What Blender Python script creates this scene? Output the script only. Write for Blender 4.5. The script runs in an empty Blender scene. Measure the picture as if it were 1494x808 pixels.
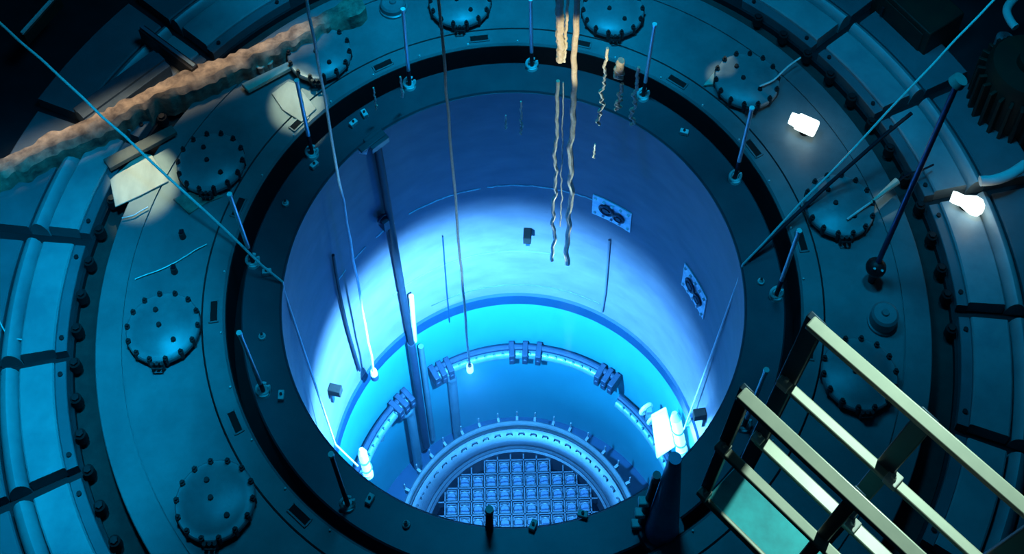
import bpy, bmesh, math, random
from mathutils import Vector, Matrix, noise
random.seed(7)
C = bpy.context.scene.collection
sc = bpy.context.scene
PI = math.pi

# ---------------------------------------------------------------- camera
W, H = 1494, 808
F_PX, YAW, PITCH, ROLL, CY = 2124.5993, 0.00989, 0.79909, -0.01706, -642.81482
CAM = Vector((0.0, -9.04363, 17.67558))
_F = Vector((math.sin(YAW)*math.cos(PITCH), math.cos(YAW)*math.cos(PITCH), -math.sin(PITCH)))
_R0 = _F.cross(Vector((0, 0, 1))).normalized()
_U0 = _R0.cross(_F)
_R = _R0*math.cos(ROLL) + _U0*math.sin(ROLL)
_U = -_R0*math.sin(ROLL) + _U0*math.cos(ROLL)
cd = bpy.data.cameras.new('camera')
cam = bpy.data.objects.new('camera', cd)
C.objects.link(cam)
M = Matrix((_R, _U, -_F)).transposed().to_4x4()
M.translation = CAM
cam.matrix_world = M
cd.sensor_fit = 'HORIZONTAL'
cd.sensor_width = 36.0
cd.lens = F_PX/W*36.0
cd.shift_y = CY/W
cd.clip_end = 200
sc.camera = cam

def ray(px, py):
    return (_F + _R*((px-W/2)/F_PX) - _U*((py-H/2-CY)/F_PX)).normalized()
def at(px, py, z):
    """The point at height z that the photograph shows at a pixel."""
    d = ray(px, py)
    return CAM + d*((z-CAM.z)/d.z)
def on_wall(px, py, r=3.0):
    """The point of the far side of an upright cylinder about the vessel axis."""
    d = ray(px, py)
    a = d.x*d.x+d.y*d.y
    b = 2*(CAM.x*d.x+CAM.y*d.y)
    c = CAM.x**2+CAM.y**2-r*r
    t = (-b+math.sqrt(max(0, b*b-4*a*c)))/(2*a)
    return CAM + d*t
def pol(r, az, z=0.0):
    a = math.radians(az)
    return Vector((r*math.cos(a), r*math.sin(a), z))

# ---------------------------------------------------------------- view, world
sc.view_settings.view_transform = 'Standard'
sc.view_settings.look = 'None'
sc.view_settings.exposure = 0.0
sc.view_settings.gamma = 1.0
sc.view_settings.use_curve_mapping = False
try:
    sc.cycles.use_denoising = True
    sc.cycles.max_bounces = 6
    sc.cycles.sample_clamp_indirect = 4.0
except Exception:
    pass
w = bpy.data.worlds.new('world')
sc.world = w
w.use_nodes = True
w.node_tree.nodes['Background'].inputs[0].default_value = (0.02, 0.25, 0.45, 1)
w.node_tree.nodes['Background'].inputs[1].default_value = 0.03

# ---------------------------------------------------------------- lights
def aim(o, target):
    o.rotation_euler = (Vector(target)-o.location).to_track_quat('-Z', 'Y').to_euler()
def light(name, kind, loc, color, watts, target=None, size=0.3, cone=60, blend=0.5, shape=None):
    l = bpy.data.lights.new(name, kind)
    l.color = color
    l.energy = watts
    if kind == 'AREA':
        l.shape = shape or 'DISK'
        l.size = size
    else:
        l.shadow_soft_size = size
    if kind == 'SPOT':
        l.spot_size = math.radians(cone)
        l.spot_blend = blend
    o = bpy.data.objects.new(name, l)
    C.objects.link(o)
    o.location = loc
    if target is not None:
        aim(o, target)
    return o
WATER_ABS, WATER_HAZE = 0.10, 0.0022
TEAL = (0.004, 0.60, 1.0)
WARM = (1.0, 0.62, 0.32)
# pool floodlights high over the deck
light('pool_floodlight', 'SPOT', (-3.6, -1.2, 12.0), TEAL, 6900, (-6.6, -1.2, 0), 0.5, 38, 0.9)
light('pool_floodlight', 'SPOT', (0.3, 3.2, 12.0), TEAL, 5600, (-.2, 5.0, 0), 0.5, 42, 0.9)
light('pool_floodlight', 'SPOT', (4.2, 1.0, 12.0), TEAL, 1900, (5.0, 1.8, 0), 0.6, 38, 0.9)
light('pool_floodlight', 'AREA', (0.0, 2.0, 12.0), TEAL, 360, (0, 0, 0), 3.0)
# unseen warm spots added to tint tan patches, streaks and the probe tip
light('warm_accent_spot', 'SPOT', (-5.5, 5.5, 6.0), (1.0, .58, .30), 4200, (-5.02, 1.62, 0.3), 0.03, 9, 0.7)
light('warm_accent_spot', 'SPOT', (-3.5, 6.5, 6.0), (1.0, .60, .32), 2700, (-3.02, 2.82, 0.3), 0.03, 7.5, 0.7)
light('streak_fill_spot', 'SPOT', (0.9, -1.2, 2.7), (1.0, .66, .38), 560, (0.98, 2.6, 2.95), 0.05, 34, 0.5)
light('streak_fill_spot', 'SPOT', (0.84, 0.95, -4.4), (1.0, .78, .56), 6000, (0.86, 1.95, 0.0), 0.05, 15, 0.6)
light('warm_accent_spot', 'SPOT', (3.4, 5.6, 6.0), (1.0, .62, .36), 900, at(1053, 104, .26), 0.03, 4.5, 0.7)
light('warm_accent_spot', 'SPOT', (5.6, 4.6, 6.0), (1.0, .7, .5), 500, at(1293, 274, .42), 0.03, 3.6, 0.7)
# unseen narrow beams added to brighten the two hanging wires
light('wire_fill_spot', 'SPOT', (-.55, -1.2, -4.0), (.8, .95, 1), 1400, (-.66, .25, 1.5), 0.04, 13, 0.6)
light('wire_fill_spot', 'SPOT', (-1.9, -.2, -4.6), (.5, .9, 1), 900, (-2.30, 1.22, 0.6), 0.04, 9, 0.6)
light('rail_spotlight', 'SPOT', (2.6, -5.0, 14.6), (0.66, 1.0, 0.80), 600, (1.35, -6.75, 12.5), 0.1, 58, 1.0)
band_fill = light('band_fill_light', 'AREA', (-5.2, 2.9, 2.2), (1.0, .50, .28), 11, (-5.25, 2.85, 0.3), 4.6, shape='RECTANGLE')  # unseen warm strip light added to colour the tan band
band_fill.data.size_y = 0.08
band_fill.data.spread = math.radians(42)
band_fill.matrix_world = Matrix.Translation((-4.93, 2.86, 1.5)) @ Matrix.Rotation(math.radians(27.5), 4, 'Z')
# glow of the water over the core
CORE_BLUE = (0.02, 0.20, 1.0)
light('core_glow', 'AREA', (0, 0, -9.2), (0.01, 0.36, 1.0), 70, (0, 0, 0), 3.0)

# ---------------------------------------------------------------- materials
MATS = {}
def mat(name, c1, c2=None, rough=0.5, metal=0.0, scale=2.0, detail=6, bump=0.0, spec=0.4, stretch=None, ramp=(0.35, 0.7)):
    if name in MATS:
        return MATS[name]
    m = bpy.data.materials.new(name)
    m.use_nodes = True
    nt = m.node_tree
    b = nt.nodes['Principled BSDF']
    b.inputs['Roughness'].default_value = rough
    b.inputs['Metallic'].default_value = metal
    b.inputs['Specular IOR Level'].default_value = spec
    c2 = c2 or tuple(x*0.7 for x in c1)
    tc = nt.nodes.new('ShaderNodeTexCoord')
    mp = nt.nodes.new('ShaderNodeMapping')
    nt.links.new(tc.outputs['Object'], mp.inputs[0])
    if stretch:
        mp.inputs['Scale'].default_value = stretch
    n = nt.nodes.new('ShaderNodeTexNoise')
    n.inputs['Scale'].default_value = scale
    n.inputs['Detail'].default_value = detail
    n.inputs['Roughness'].default_value = 0.62
    nt.links.new(mp.outputs[0], n.inputs['Vector'])
    r = nt.nodes.new('ShaderNodeValToRGB')
    r.color_ramp.elements[0].position = ramp[0]
    r.color_ramp.elements[1].position = ramp[1]
    r.color_ramp.elements[0].color = (*c2, 1)
    r.color_ramp.elements[1].color = (*c1, 1)
    nt.links.new(n.outputs['Fac'], r.inputs[0])
    nt.links.new(r.outputs[0], b.inputs['Base Color'])
    if bump:
        bp = nt.nodes.new('ShaderNodeBump')
        bp.inputs['Strength'].default_value = bump
        bp.inputs['Distance'].default_value = 0.05
        nt.links.new(n.outputs['Fac'], bp.inputs['Height'])
        nt.links.new(bp.outputs[0], b.inputs['Normal'])
    MATS[name] = m
    return m
def emit(name, color, strength):
    m = bpy.data.materials.new(name)
    m.use_nodes = True
    b = m.node_tree.nodes['Principled BSDF']
    b.inputs['Base Color'].default_value = (*color, 1)
    b.inputs['Emission Color'].default_value = (*color, 1)
    b.inputs['Emission Strength'].default_value = strength
    return m
FLOOR = mat('stainless_floor_plate', (0.24, 0.28, 0.29), (0.115, 0.15, 0.165), 0.45, 0.15, 0.9, 10, 0.05, ramp=(.32, .68))
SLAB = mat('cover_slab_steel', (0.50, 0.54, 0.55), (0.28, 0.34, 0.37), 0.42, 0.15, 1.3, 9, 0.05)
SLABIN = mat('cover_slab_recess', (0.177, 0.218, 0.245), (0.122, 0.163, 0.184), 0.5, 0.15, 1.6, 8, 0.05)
TRENCH = mat('trench_dark', (0.05, 0.055, 0.05), (0.03, 0.035, 0.033), 0.8, 0.0, 5)  # dark mottled tone of the trench
GAP = mat('gap_black', (0.012, 0.012, 0.012), (0.006, 0.006, 0.006), 0.9, 0.0, 5)
FLANGE = mat('flange_dark_steel', (0.088, 0.116, 0.136), (0.061, 0.082, 0.102), 0.4, 0.35, 1.5, 8, 0.03)
COVER = mat('cover_plate_steel', (0.258, 0.299, 0.313), (0.184, 0.224, 0.245), 0.42, 0.2, 4, 8, 0.05)
BOLT = mat('black_bolt_steel', (0.025, 0.028, 0.032), (0.014, 0.015, 0.017), 0.5, 0.3, 8)
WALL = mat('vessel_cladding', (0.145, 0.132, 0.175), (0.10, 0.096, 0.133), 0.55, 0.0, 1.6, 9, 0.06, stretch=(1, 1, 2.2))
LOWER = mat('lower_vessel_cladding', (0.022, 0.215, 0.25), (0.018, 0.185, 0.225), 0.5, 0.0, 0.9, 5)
SEAMD = mat('dark_weld', (0.10, 0.14, 0.18), None, 0.6)
SEAML = mat('pale_weld', (0.75, 0.82, 0.85), (0.35, 0.45, 0.5), 0.6, 0, 14, 4)
RINGB = mat('shade_blue_steel', (0.002, 0.030, 0.072), (0.0015, 0.023, 0.054), 0.5)
PIPE = mat('sparger_steel', (0.12, 0.22, 0.27), (0.08, 0.16, 0.2), 0.35, 0.3, 4)
PIPED = mat('sparger_clamp_steel', (0.02, 0.04, 0.075), (0.014, 0.026, 0.05), 0.5, 0.3, 6)
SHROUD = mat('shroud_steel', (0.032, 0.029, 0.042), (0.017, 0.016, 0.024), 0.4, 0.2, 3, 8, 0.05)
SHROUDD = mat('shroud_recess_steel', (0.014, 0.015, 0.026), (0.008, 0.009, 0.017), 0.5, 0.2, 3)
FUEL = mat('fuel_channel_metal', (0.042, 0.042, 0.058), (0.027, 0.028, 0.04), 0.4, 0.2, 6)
HANDLE = mat('handle_metal', (0.17, 0.16, 0.18), (0.13, 0.125, 0.14), 0.4, 0.2, 6)
WHITE = mat('white_paint', (0.85, 0.87, 0.86), (0.7, 0.74, 0.74), 0.4, 0, 6)
CABLE = mat('pale_steel_wire', (0.95, 0.95, 0.93), (0.70, 0.72, 0.72), 0.3, 0.0, 30)
DARKROD = mat('dark_rod_steel', (0.012, 0.02, 0.035), (0.008, 0.013, 0.022), 0.5, 0.0, 6, spec=.15)
BRIGHT = mat('white_rod_enamel', (0.97, 0.97, 0.97), (0.88, 0.9, 0.9), 0.2, 0.0, 6, spec=.8)
FOIL = mat('plate_galvanised', (0.95, 0.96, 0.97), (0.6, 0.66, 0.74), 0.35, 0.1, 9, 3)
TAN = mat('tan_reflection_band', (0.55, 0.42, 0.30), (0.14, 0.11, 0.09), 0.85, 0, 5, 10, 0.6)
TANP = mat('tan_patch', (0.80, 0.70, 0.56), (0.55, 0.46, 0.36), 0.5, 0, 2.2, 6, stretch=(1.6, 0.6, 1))
STREAK = mat('tan_streak', (0.92, 0.82, 0.64), (0.7, 0.58, 0.42), 0.7, 0, 14)
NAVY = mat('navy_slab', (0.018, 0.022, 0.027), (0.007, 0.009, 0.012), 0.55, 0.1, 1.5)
BROWN = mat('dark_brown_machine', (0.030, 0.024, 0.012), (0.014, 0.012, 0.008), 0.6, 0.1, 3)
RAIL = mat('galvanised_rail', (0.62, 0.64, 0.56), (0.48, 0.52, 0.46), 0.35, 0.25, 5)
POST = mat('rail_post_steel', (0.02, 0.06, 0.12), (0.012, 0.04, 0.08), 0.45, 0.3, 4)
DECK = mat('deck_plate', (0.03, 0.62, 0.74), (0.015, 0.26, 0.34), 0.5, 0.2, 3)  # teal carries the cyan light that falls on the deck

# ---------------------------------------------------------------- mesh helpers
def finish(bm, smooth=True):
    bmesh.ops.recalc_face_normals(bm, faces=bm.faces[:])
    if smooth:
        for f in bm.faces:
            f.smooth = True
def obj(name, bm, m, parent=None, bevel=0.0, auto=35, loc=None):
    me = bpy.data.meshes.new(name)
    finish(bm)
    bm.to_mesh(me)
    bm.free()
    try:
        me.set_sharp_from_angle(angle=math.radians(auto))
    except Exception:
        pass
    me.materials.append(m)
    o = bpy.data.objects.new(name, me)
    C.objects.link(o)
    if parent is not None:
        o.parent = parent
    if loc is not None:
        o.location = loc
    if bevel:
        md = o.modifiers.new('bevel', 'BEVEL')
        md.width = bevel
        md.segments = 2
        md.limit_method = 'ANGLE'
    return o
def thing(name, label, cat, loc=(0, 0, 0), rotz=0.0, group=None):
    o = bpy.data.objects.new(name, None)
    C.objects.link(o)
    o.location = loc
    o.rotation_euler = (0, 0, rotz)
    return tag(o, label, cat, group)
def tag(o, label, cat, group=None, kind=None):
    o['label'] = label
    o['category'] = cat
    if group:
        o['group'] = group
    if kind:
        o['kind'] = kind
    return o
def struct(o, label=None):
    o['kind'] = 'structure'
    if label:
        o['label'] = label
    return o
def copy_tree(o, parent=None):
    c = o.copy()
    C.objects.link(c)
    if parent is not None:
        c.parent = parent
    for ch in list(o.children):
        copy_tree(ch, c)
    return c
def lathe(bm, prof, a0=0, a1=360, n=128, center=(0, 0, 0)):
    """Closed profile of (r, z) points revolved from azimuth a0 to a1 (degrees)."""
    full = abs(a1-a0) >= 359.99
    k = n if full else n+1
    cx, cy, cz = center
    rings = []
    for i in range(k):
        a = math.radians(a0+(a1-a0)*i/n)
        rings.append([bm.verts.new((cx+r*math.cos(a), cy+r*math.sin(a), cz+z)) for r, z in prof])
    m = len(prof)
    for i in range(n):
        A, B = rings[i], rings[(i+1) % k]
        for j in range(m):
            q = [A[j], B[j], B[(j+1) % m], A[(j+1) % m]]
            bm.faces.new(q)
    if not full:
        bm.faces.new(rings[0])
        bm.faces.new(list(reversed(rings[-1])))
    return bm
def annulus(r0, r1, z0, z1, a0=0, a1=360, n=128, cham=0.0):
    bm = bmesh.new()
    if cham:
        prof = [(r0, z0), (r1, z0), (r1, z1-cham), (r1-cham, z1), (r0+cham, z1), (r0, z1-cham)]
    else:
        prof = [(r0, z0), (r1, z0), (r1, z1), (r0, z1)]
    return lathe(bm, prof, a0, a1, n)
def cyl(bm, p0, p1, r0, r1=None, n=20):
    """Capped round bar from p0 to p1."""
    p0, p1 = Vector(p0), Vector(p1)
    r1 = r0 if r1 is None else r1
    d = (p1-p0).normalized()
    u = d.orthogonal().normalized()
    v = d.cross(u)
    A = [bm.verts.new(p0+(u*math.cos(2*PI*i/n)+v*math.sin(2*PI*i/n))*r0) for i in range(n)]
    B = [bm.verts.new(p1+(u*math.cos(2*PI*i/n)+v*math.sin(2*PI*i/n))*r1) for i in range(n)]
    for i in range(n):
        bm.faces.new((A[i], A[(i+1) % n], B[(i+1) % n], B[i]))
    bm.faces.new(list(reversed(A)))
    bm.faces.new(B)
    return bm
def tube(bm, pts, r, n=10, closed=False, r_end=None):
    """Round tube along a polyline."""
    pts = [Vector(p) for p in pts]
    rings = []
    k = len(pts)
    u = None
    for i, p in enumerate(pts):
        a = pts[(i-1) % k] if (closed or i > 0) else p
        b = pts[(i+1) % k] if (closed or i < k-1) else p
        d = (b-a).normalized()
        if u is None:
            u = d.orthogonal().normalized()
        else:
            u = (u-d*u.dot(d))
            u = u.normalized() if u.length > 1e-6 else d.orthogonal().normalized()
        v = d.cross(u)
        rr = r if r_end is None else r+(r_end-r)*i/(k-1)
        rings.append([bm.verts.new(p+(u*math.cos(2*PI*j/n)+v*math.sin(2*PI*j/n))*rr) for j in range(n)])
    for i in range(k if closed else k-1):
        A, B = rings[i], rings[(i+1) % k]
        for j in range(n):
            bm.faces.new((A[j], A[(j+1) % n], B[(j+1) % n], B[j]))
    if not closed:
        bm.faces.new(list(reversed(rings[0])))
        bm.faces.new(rings[-1])
    return bm
def box(bm, c, s, rz=0.0, mtx=None):
    """Box of full size s about c, turned rz about z (or by the 3x3 mtx)."""
    m = mtx if mtx is not None else Matrix.Rotation(rz, 3, 'Z')
    c = Vector(c)
    vs = []
    for x in (-.5, .5):
        for y in (-.5, .5):
            for z in (-.5, .5):
                vs.append(bm.verts.new(c+m @ Vector((x*s[0], y*s[1], z*s[2]))))
    for f in ((0, 1, 3, 2), (4, 6, 7, 5), (0, 4, 5, 1), (2, 3, 7, 6), (0, 2, 6, 4), (1, 5, 7, 3)):
        bm.faces.new([vs[i] for i in f])
    return bm
def bar(bm, p0, p1, wdt, hgt, up=(0, 0, 1)):
    """Rectangular bar from p0 to p1."""
    p0, p1 = Vector(p0), Vector(p1)
    d = (p1-p0)
    L = d.length
    d.normalize()
    s = d.cross(Vector(up)).normalized()
    t = s.cross(d)
    return box(bm, (p0+p1)/2, (L, wdt, hgt), mtx=Matrix((d, s, t)).transposed())
def smooth_path(pts, n=8):
    """Catmull-Rom through the points."""
    pts = [Vector(p) for p in pts]
    out = []
    for i in range(len(pts)-1):
        a = pts[max(i-1, 0)]; b = pts[i]; c = pts[i+1]; d = pts[min(i+2, len(pts)-1)]
        for k in range(n):
            t = k/n
            out.append(0.5*((2*b)+(c-a)*t+(2*a-5*b+4*c-d)*t*t+(3*b-a-3*c+d)*t**3))
    out.append(pts[-1])
    return out
def ring_pts(c, r, ax1, ax2, n=20, a0=0, a1=2*PI, closed=True):
    c, ax1, ax2 = Vector(c), Vector(ax1), Vector(ax2)
    k = n if closed else n+1
    return [c+ax1*math.cos(a0+(a1-a0)*i/n)*r+ax2*math.sin(a0+(a1-a0)*i/n)*r for i in range(k)]
ORD = ['first', 'second', 'third', 'fourth', 'fifth', 'sixth', 'seventh', 'eighth', 'ninth', 'tenth', 'eleventh', 'twelfth', 'thirteenth', 'fourteenth', 'fifteenth', 'sixteenth']

# ================================================================ SETTING
ZF = 0.20
R1, R2, R3, R4, R5 = 3.0, 3.52, 3.695, 5.31, 5.60
# main floor ring between the vessel gap and the trench, with its machined joint lines
fl = bmesh.new()
lathe(fl, [(R3+.30, -0.5), (R4, -0.5), (R4, ZF-.01), (R4-.01, ZF), (4.985, ZF), (4.985, ZF-.03), (4.965, ZF-.03), (4.965, ZF), (R3+.30, ZF)], n=192)
struct(obj('floor', fl, FLOOR))
tb = annulus(R4-.02, R5+.2, -.55, -0.10, n=160)
struct(obj('floor_trench', tb, TRENCH))
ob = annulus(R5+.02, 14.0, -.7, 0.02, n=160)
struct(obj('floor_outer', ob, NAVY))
gb = annulus(R2-.05, R3+.4, -0.75, -0.55, n=128)
struct(obj('floor_gap', gb, GAP))

pb = annulus(0.01, 14.0, -12.3, -12.1, n=96)
struct(obj('floor_pit', pb, GAP))
wb = annulus(14.0, 14.3, -12.3, 19.5, n=96)
struct(obj('wall_pool', wb, NAVY))

# the water that fills the pool and the vessel (a body of faint blue absorption and haze)
wm = bpy.data.materials.new('pool_water')
wm.use_nodes = True
wn = wm.node_tree
wn.nodes.remove(wn.nodes['Principled BSDF'])
va = wn.nodes.new('ShaderNodeVolumeAbsorption')
va.inputs['Color'].default_value = (0.15, 0.74, 0.95, 1)
va.inputs['Density'].default_value = WATER_ABS
vs = wn.nodes.new('ShaderNodeVolumeScatter')
vs.inputs['Color'].default_value = (0.25, 0.55, 1.0, 1)
vs.inputs['Density'].default_value = WATER_HAZE
vs.inputs['Anisotropy'].default_value = 0.5
ad = wn.nodes.new('ShaderNodeAddShader')
wn.links.new(va.outputs[0], ad.inputs[0])
wn.links.new(vs.outputs[0], ad.inputs[1])
wn.links.new(ad.outputs[0], wn.nodes['Material Output'].inputs['Volume'])
b = bmesh.new()
cyl(b, (0, 0, -12.05), (0, 0, 5.0), 13.9, 13.9, 64)
wo = struct(obj('water', b, wm))

# ring plate round the gap, with slots
bell = thing('seal_ring', 'narrow teal steel ring plate with dark slots around the black gap', 'ring')
rp = bmesh.new()
lathe(rp, [(R3, -0.45), (R3+.285, -0.45), (R3+.285, ZF-.02), (R3+.275, ZF-.0), (R3+.03, ZF), (R3, ZF-.03)], n=192)
obj('ring_plate', rp, FLOOR, bell)
obj('gap_dark_sheet', annulus(R3-.012, R3+.004, -.5, ZF-.03, n=192), GAP, bell)  # black sheet added so the gap's inner face stays dark
for az in (-174.6, -152.2, -131.2, -109, 163.0, 140.5, 118.2, 96.1, 73.5, 50.6, 28.5, 6, -16):
    b = bmesh.new()
    c = pol(3.83, az, ZF+.004)
    ra = math.radians(az)
    box(b, c, (.085, .26, .012), ra)
    s = obj('slot', b, GAP, bell)
    b = bmesh.new()
    for dx, sx in ((-.055, .02), (.055, .02)):
        box(b, c+Vector((math.cos(ra), math.sin(ra), 0))*dx+Vector((0, 0, .006)), (sx, .30, .024), ra)
    for dy in (-.145, .145):
        box(b, c+Vector((-math.sin(ra), math.cos(ra), 0))*dy+Vector((0, 0, .006)), (.10, .02, .024), ra)
    obj('slot_rim', b, FLOOR, s)
for az in [-170+i*11.2 for i in range(32)]:
    b = bmesh.new()
    cyl(b, pol(R3+.05, az, ZF-.01), pol(R3+.05, az, ZF+.03), .016, .012, 8)
    obj('pin', b, WHITE, bell)

# ================================================================ VESSEL
ves = thing('reactor_vessel', 'open round reactor vessel with a dark flange ring and pale glowing blue inner wall', 'vessel')
b = bmesh.new()
lathe(b, [(R1+.012, -.5), (R2, -.5), (R2, -.02), (R2-.02, 0), (R1+.03, 0), (R1+.012, -.02)], n=192)
obj('flange', b, FLANGE, ves)
b = bmesh.new()
lathe(b, [(R1, -6.15), (R1+.14, -6.15), (R1+.14, -.03), (R1, -.03)], n=192)
obj('upper_wall', b, WALL, ves)
b = bmesh.new()
lathe(b, [(R1-.035, -6.50), (R1+.14, -6.50), (R1+.14, -6.15), (R1+.005, -6.15), (R1-.035, -6.20)], n=192)
obj('ledge_shade', b, RINGB, ves)  # dark blue colour stands in for the shadow under the ledge
b = bmesh.new()
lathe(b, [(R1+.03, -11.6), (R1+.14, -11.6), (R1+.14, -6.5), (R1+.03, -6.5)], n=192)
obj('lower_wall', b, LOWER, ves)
b = annulus(1.9, R1+.1, -11.75, -11.5, n=128)
obj('annulus_plate', b, RINGB, ves)
def wall_line(name, z, a0, a1, m, h=.02, d=.012, wob=0.0):
    b = bmesh.new()
    pts = []
    n = max(6, int(abs(a1-a0)/1.5))
    for i in range(n+1):
        a = a0+(a1-a0)*i/n
        pts.append(pol(R1-.002, a, z+wob*random.uniform(-1, 1)))
    tube(b, pts, h, 6)
    return obj(name, b, m, ves)
for a0, a1 in ((64, 97), (99, 122), (127, 134), (138, 143), (147, 151)):
    wall_line('weld_seam', -2.57, a0, a1, SEAML, .013, wob=.012)
wall_line('lower_weld_seam', -4.66, 76, 131, SEAMD, .016, wob=.004)
wall_line('faint_weld_seam', -5.85, 60, 118, RINGB, .010, wob=.008)

# ---------------------------------------------------------------- wall plates
def wall_plate(az, zc, wdt, hgt, label, tilt):
    t = thing('nozzle_plate', label, 'plate', pol(R1-.02, az, zc), math.radians(az), 'foil plates on the vessel wall')
    b = bmesh.new()
    n = 12
    half = wdt/2/R1
    P = []
    for i in range(n+1):
        a = -half+2*half*i/n
        x = (R1-.02)*(math.cos(a)-1)
        y = (R1-.02)*math.sin(a)
        zt = tilt*(i/n-.5)
        P.append([b.verts.new(p) for p in ((x, y, -hgt/2+zt), (x, y, hgt/2+zt), (x+.018, y, hgt/2+zt), (x+.018, y, -hgt/2+zt))])
    for i in range(n):
        for j in range(4):
            b.faces.new((P[i][j], P[i+1][j], P[i+1][(j+1) % 4], P[i][(j+1) % 4]))
    b.faces.new(P[0]); b.faces.new(P[-1][::-1])
    obj('plate', b, FOIL, t)
    for y, z, r in ((-.13, -.02, .085), (.09, .03, .11)):
        b = bmesh.new()
        tube(b, ring_pts((-.03, y, z), r, (0, 1, 0), (0, 0, 1), 18), .022, 8, True)
        cyl(b, (0.01, y, z), (-.05, y, z), r*.7, r*.55, 16)
        obj('plug', b, PIPED, t)
    for i in range(5):
        for z in (-1, 1):
            b = bmesh.new()
            y = (i-2)*wdt*.21
            xx = (R1-.02)*(math.cos(y/R1)-1)
            cyl(b, (xx+.01, y, z*hgt*.36+tilt*(y/wdt)), (xx-.035, y, z*hgt*.36+tilt*(y/wdt)), .028, .022, 8)
            obj('bolt', b, WHITE, t)
    return t
wall_plate(58.2, -2.68, .68, .56, 'silver bolted plate on the far vessel wall, right of the tan streaks', .0)
wall_plate(24.2, -2.72, .64, .66, 'silver bolted plate on the right vessel wall beside the right cable', .0)

# ---------------------------------------------------------------- small black brackets
for px, py, lab in ((770, 336, 'small black bracket on the far wall above the dark weld line'),
                    (480, 567, 'small black bracket on the left wall beside the left lamp cable'),
                    (1030, 603, 'small black bracket on the right wall below the right cable')):
    p = on_wall(px, py, R1)
    az = math.atan2(p.y, p.x)
    t = thing('dryer_bracket', lab, 'bracket', (p.x, p.y, p.z), az, 'black brackets on the vessel wall')
    b = bmesh.new()
    box(b, (-.102, 0, 0), (.20, .13, .18))
    obj('block', b, GAP, t, .012)
    b = bmesh.new()
    box(b, (-.025, 0, -.25), (.045, .07, .36))
    obj('web', b, RINGB, t, .006)

# ---------------------------------------------------------------- guide pole along the wall
p0 = on_wall(548, 203, R1-.10); p0.z = -.12
azg = math.degrees(math.atan2(p0.y, p0.x))
g = thing('guide_pole', 'long dark guide pole running down the left inside of the vessel', 'pole')
ptop = on_wall(549, 205, R1-.12); pmid = on_wall(600, 500, R1-.12); pbot = on_wall(622, 650, R1-.12)
b = bmesh.new()
cyl(b, ptop, pmid, .062, .055, 16)
obj('upper_tube', b, DARKROD, g)
b = bmesh.new()
cyl(b, pmid, pbot, .07, .07, 16)
obj('lower_tube', b, PIPED, g)
b = bmesh.new()
q0 = on_wall(600, 432, R1-.10); q1 = on_wall(605, 497, R1-.10)
cyl(b, q0, q1, .045, .045, 12)
obj('pale_sleeve', b, WHITE, g)
b = bmesh.new()
q2 = on_wall(614, 505, R1-.06); q3 = on_wall(632, 640, R1-.06)
cyl(b, q2, q3, .05, .05, 12)
obj('parallel_tube', b, PIPE, g)
b = bmesh.new()
box(b, ptop+Vector((0, 0, .0)), (.22, .30, .12), math.radians(azg))
box(b, ptop+Vector((-.05, -.05, .05)), (.10, .44, .05), math.radians(azg))
obj('top_bracket', b, FLANGE, g, .01)
b = bmesh.new()
m_ = on_wall(560, 325, R1-.12)
box(b, m_, (.16, .10, .24), math.radians(azg))
tube(b, ring_pts(m_+Vector((.0, 0, .12)), .09, (math.cos(math.radians(azg+90)), math.sin(math.radians(azg+90)), 0), (0, 0, 1), 14), .018, 6, True)
obj('clamp', b, PIPED, g)
# thin hose drawn as a dark tube on the left wall
tag(obj('stripe', tube(bmesh.new(), smooth_path([on_wall(x, y, R1-.05) for x, y in ((486, 372), (494, 420), (505, 470), (516, 510), (525, 540))], 6), .024, 8), DARKROD), 'thin dark hose down the left vessel wall, left of the white hanging wire', 'stripe')
tag(obj('conduit', tube(bmesh.new(), [on_wall(646, 345, R1-.03), on_wall(652, 425, R1-.03), on_wall(656, 470, R1-.03)], .012, 8), RINGB), 'faint thin conduit on the far wall between guide pole and hanging wire', 'conduit')
tag(obj('conduit', tube(bmesh.new(), [on_wall(889, 350, R1-.03), on_wall(883, 425, R1-.03), on_wall(878, 455, R1-.03)], .02, 8), mat('stained_tube', (.10, .11, .16), (.08, .09, .13), .5)), 'bluish vertical tube on the pale wall below the far silver plate', 'conduit')

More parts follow.
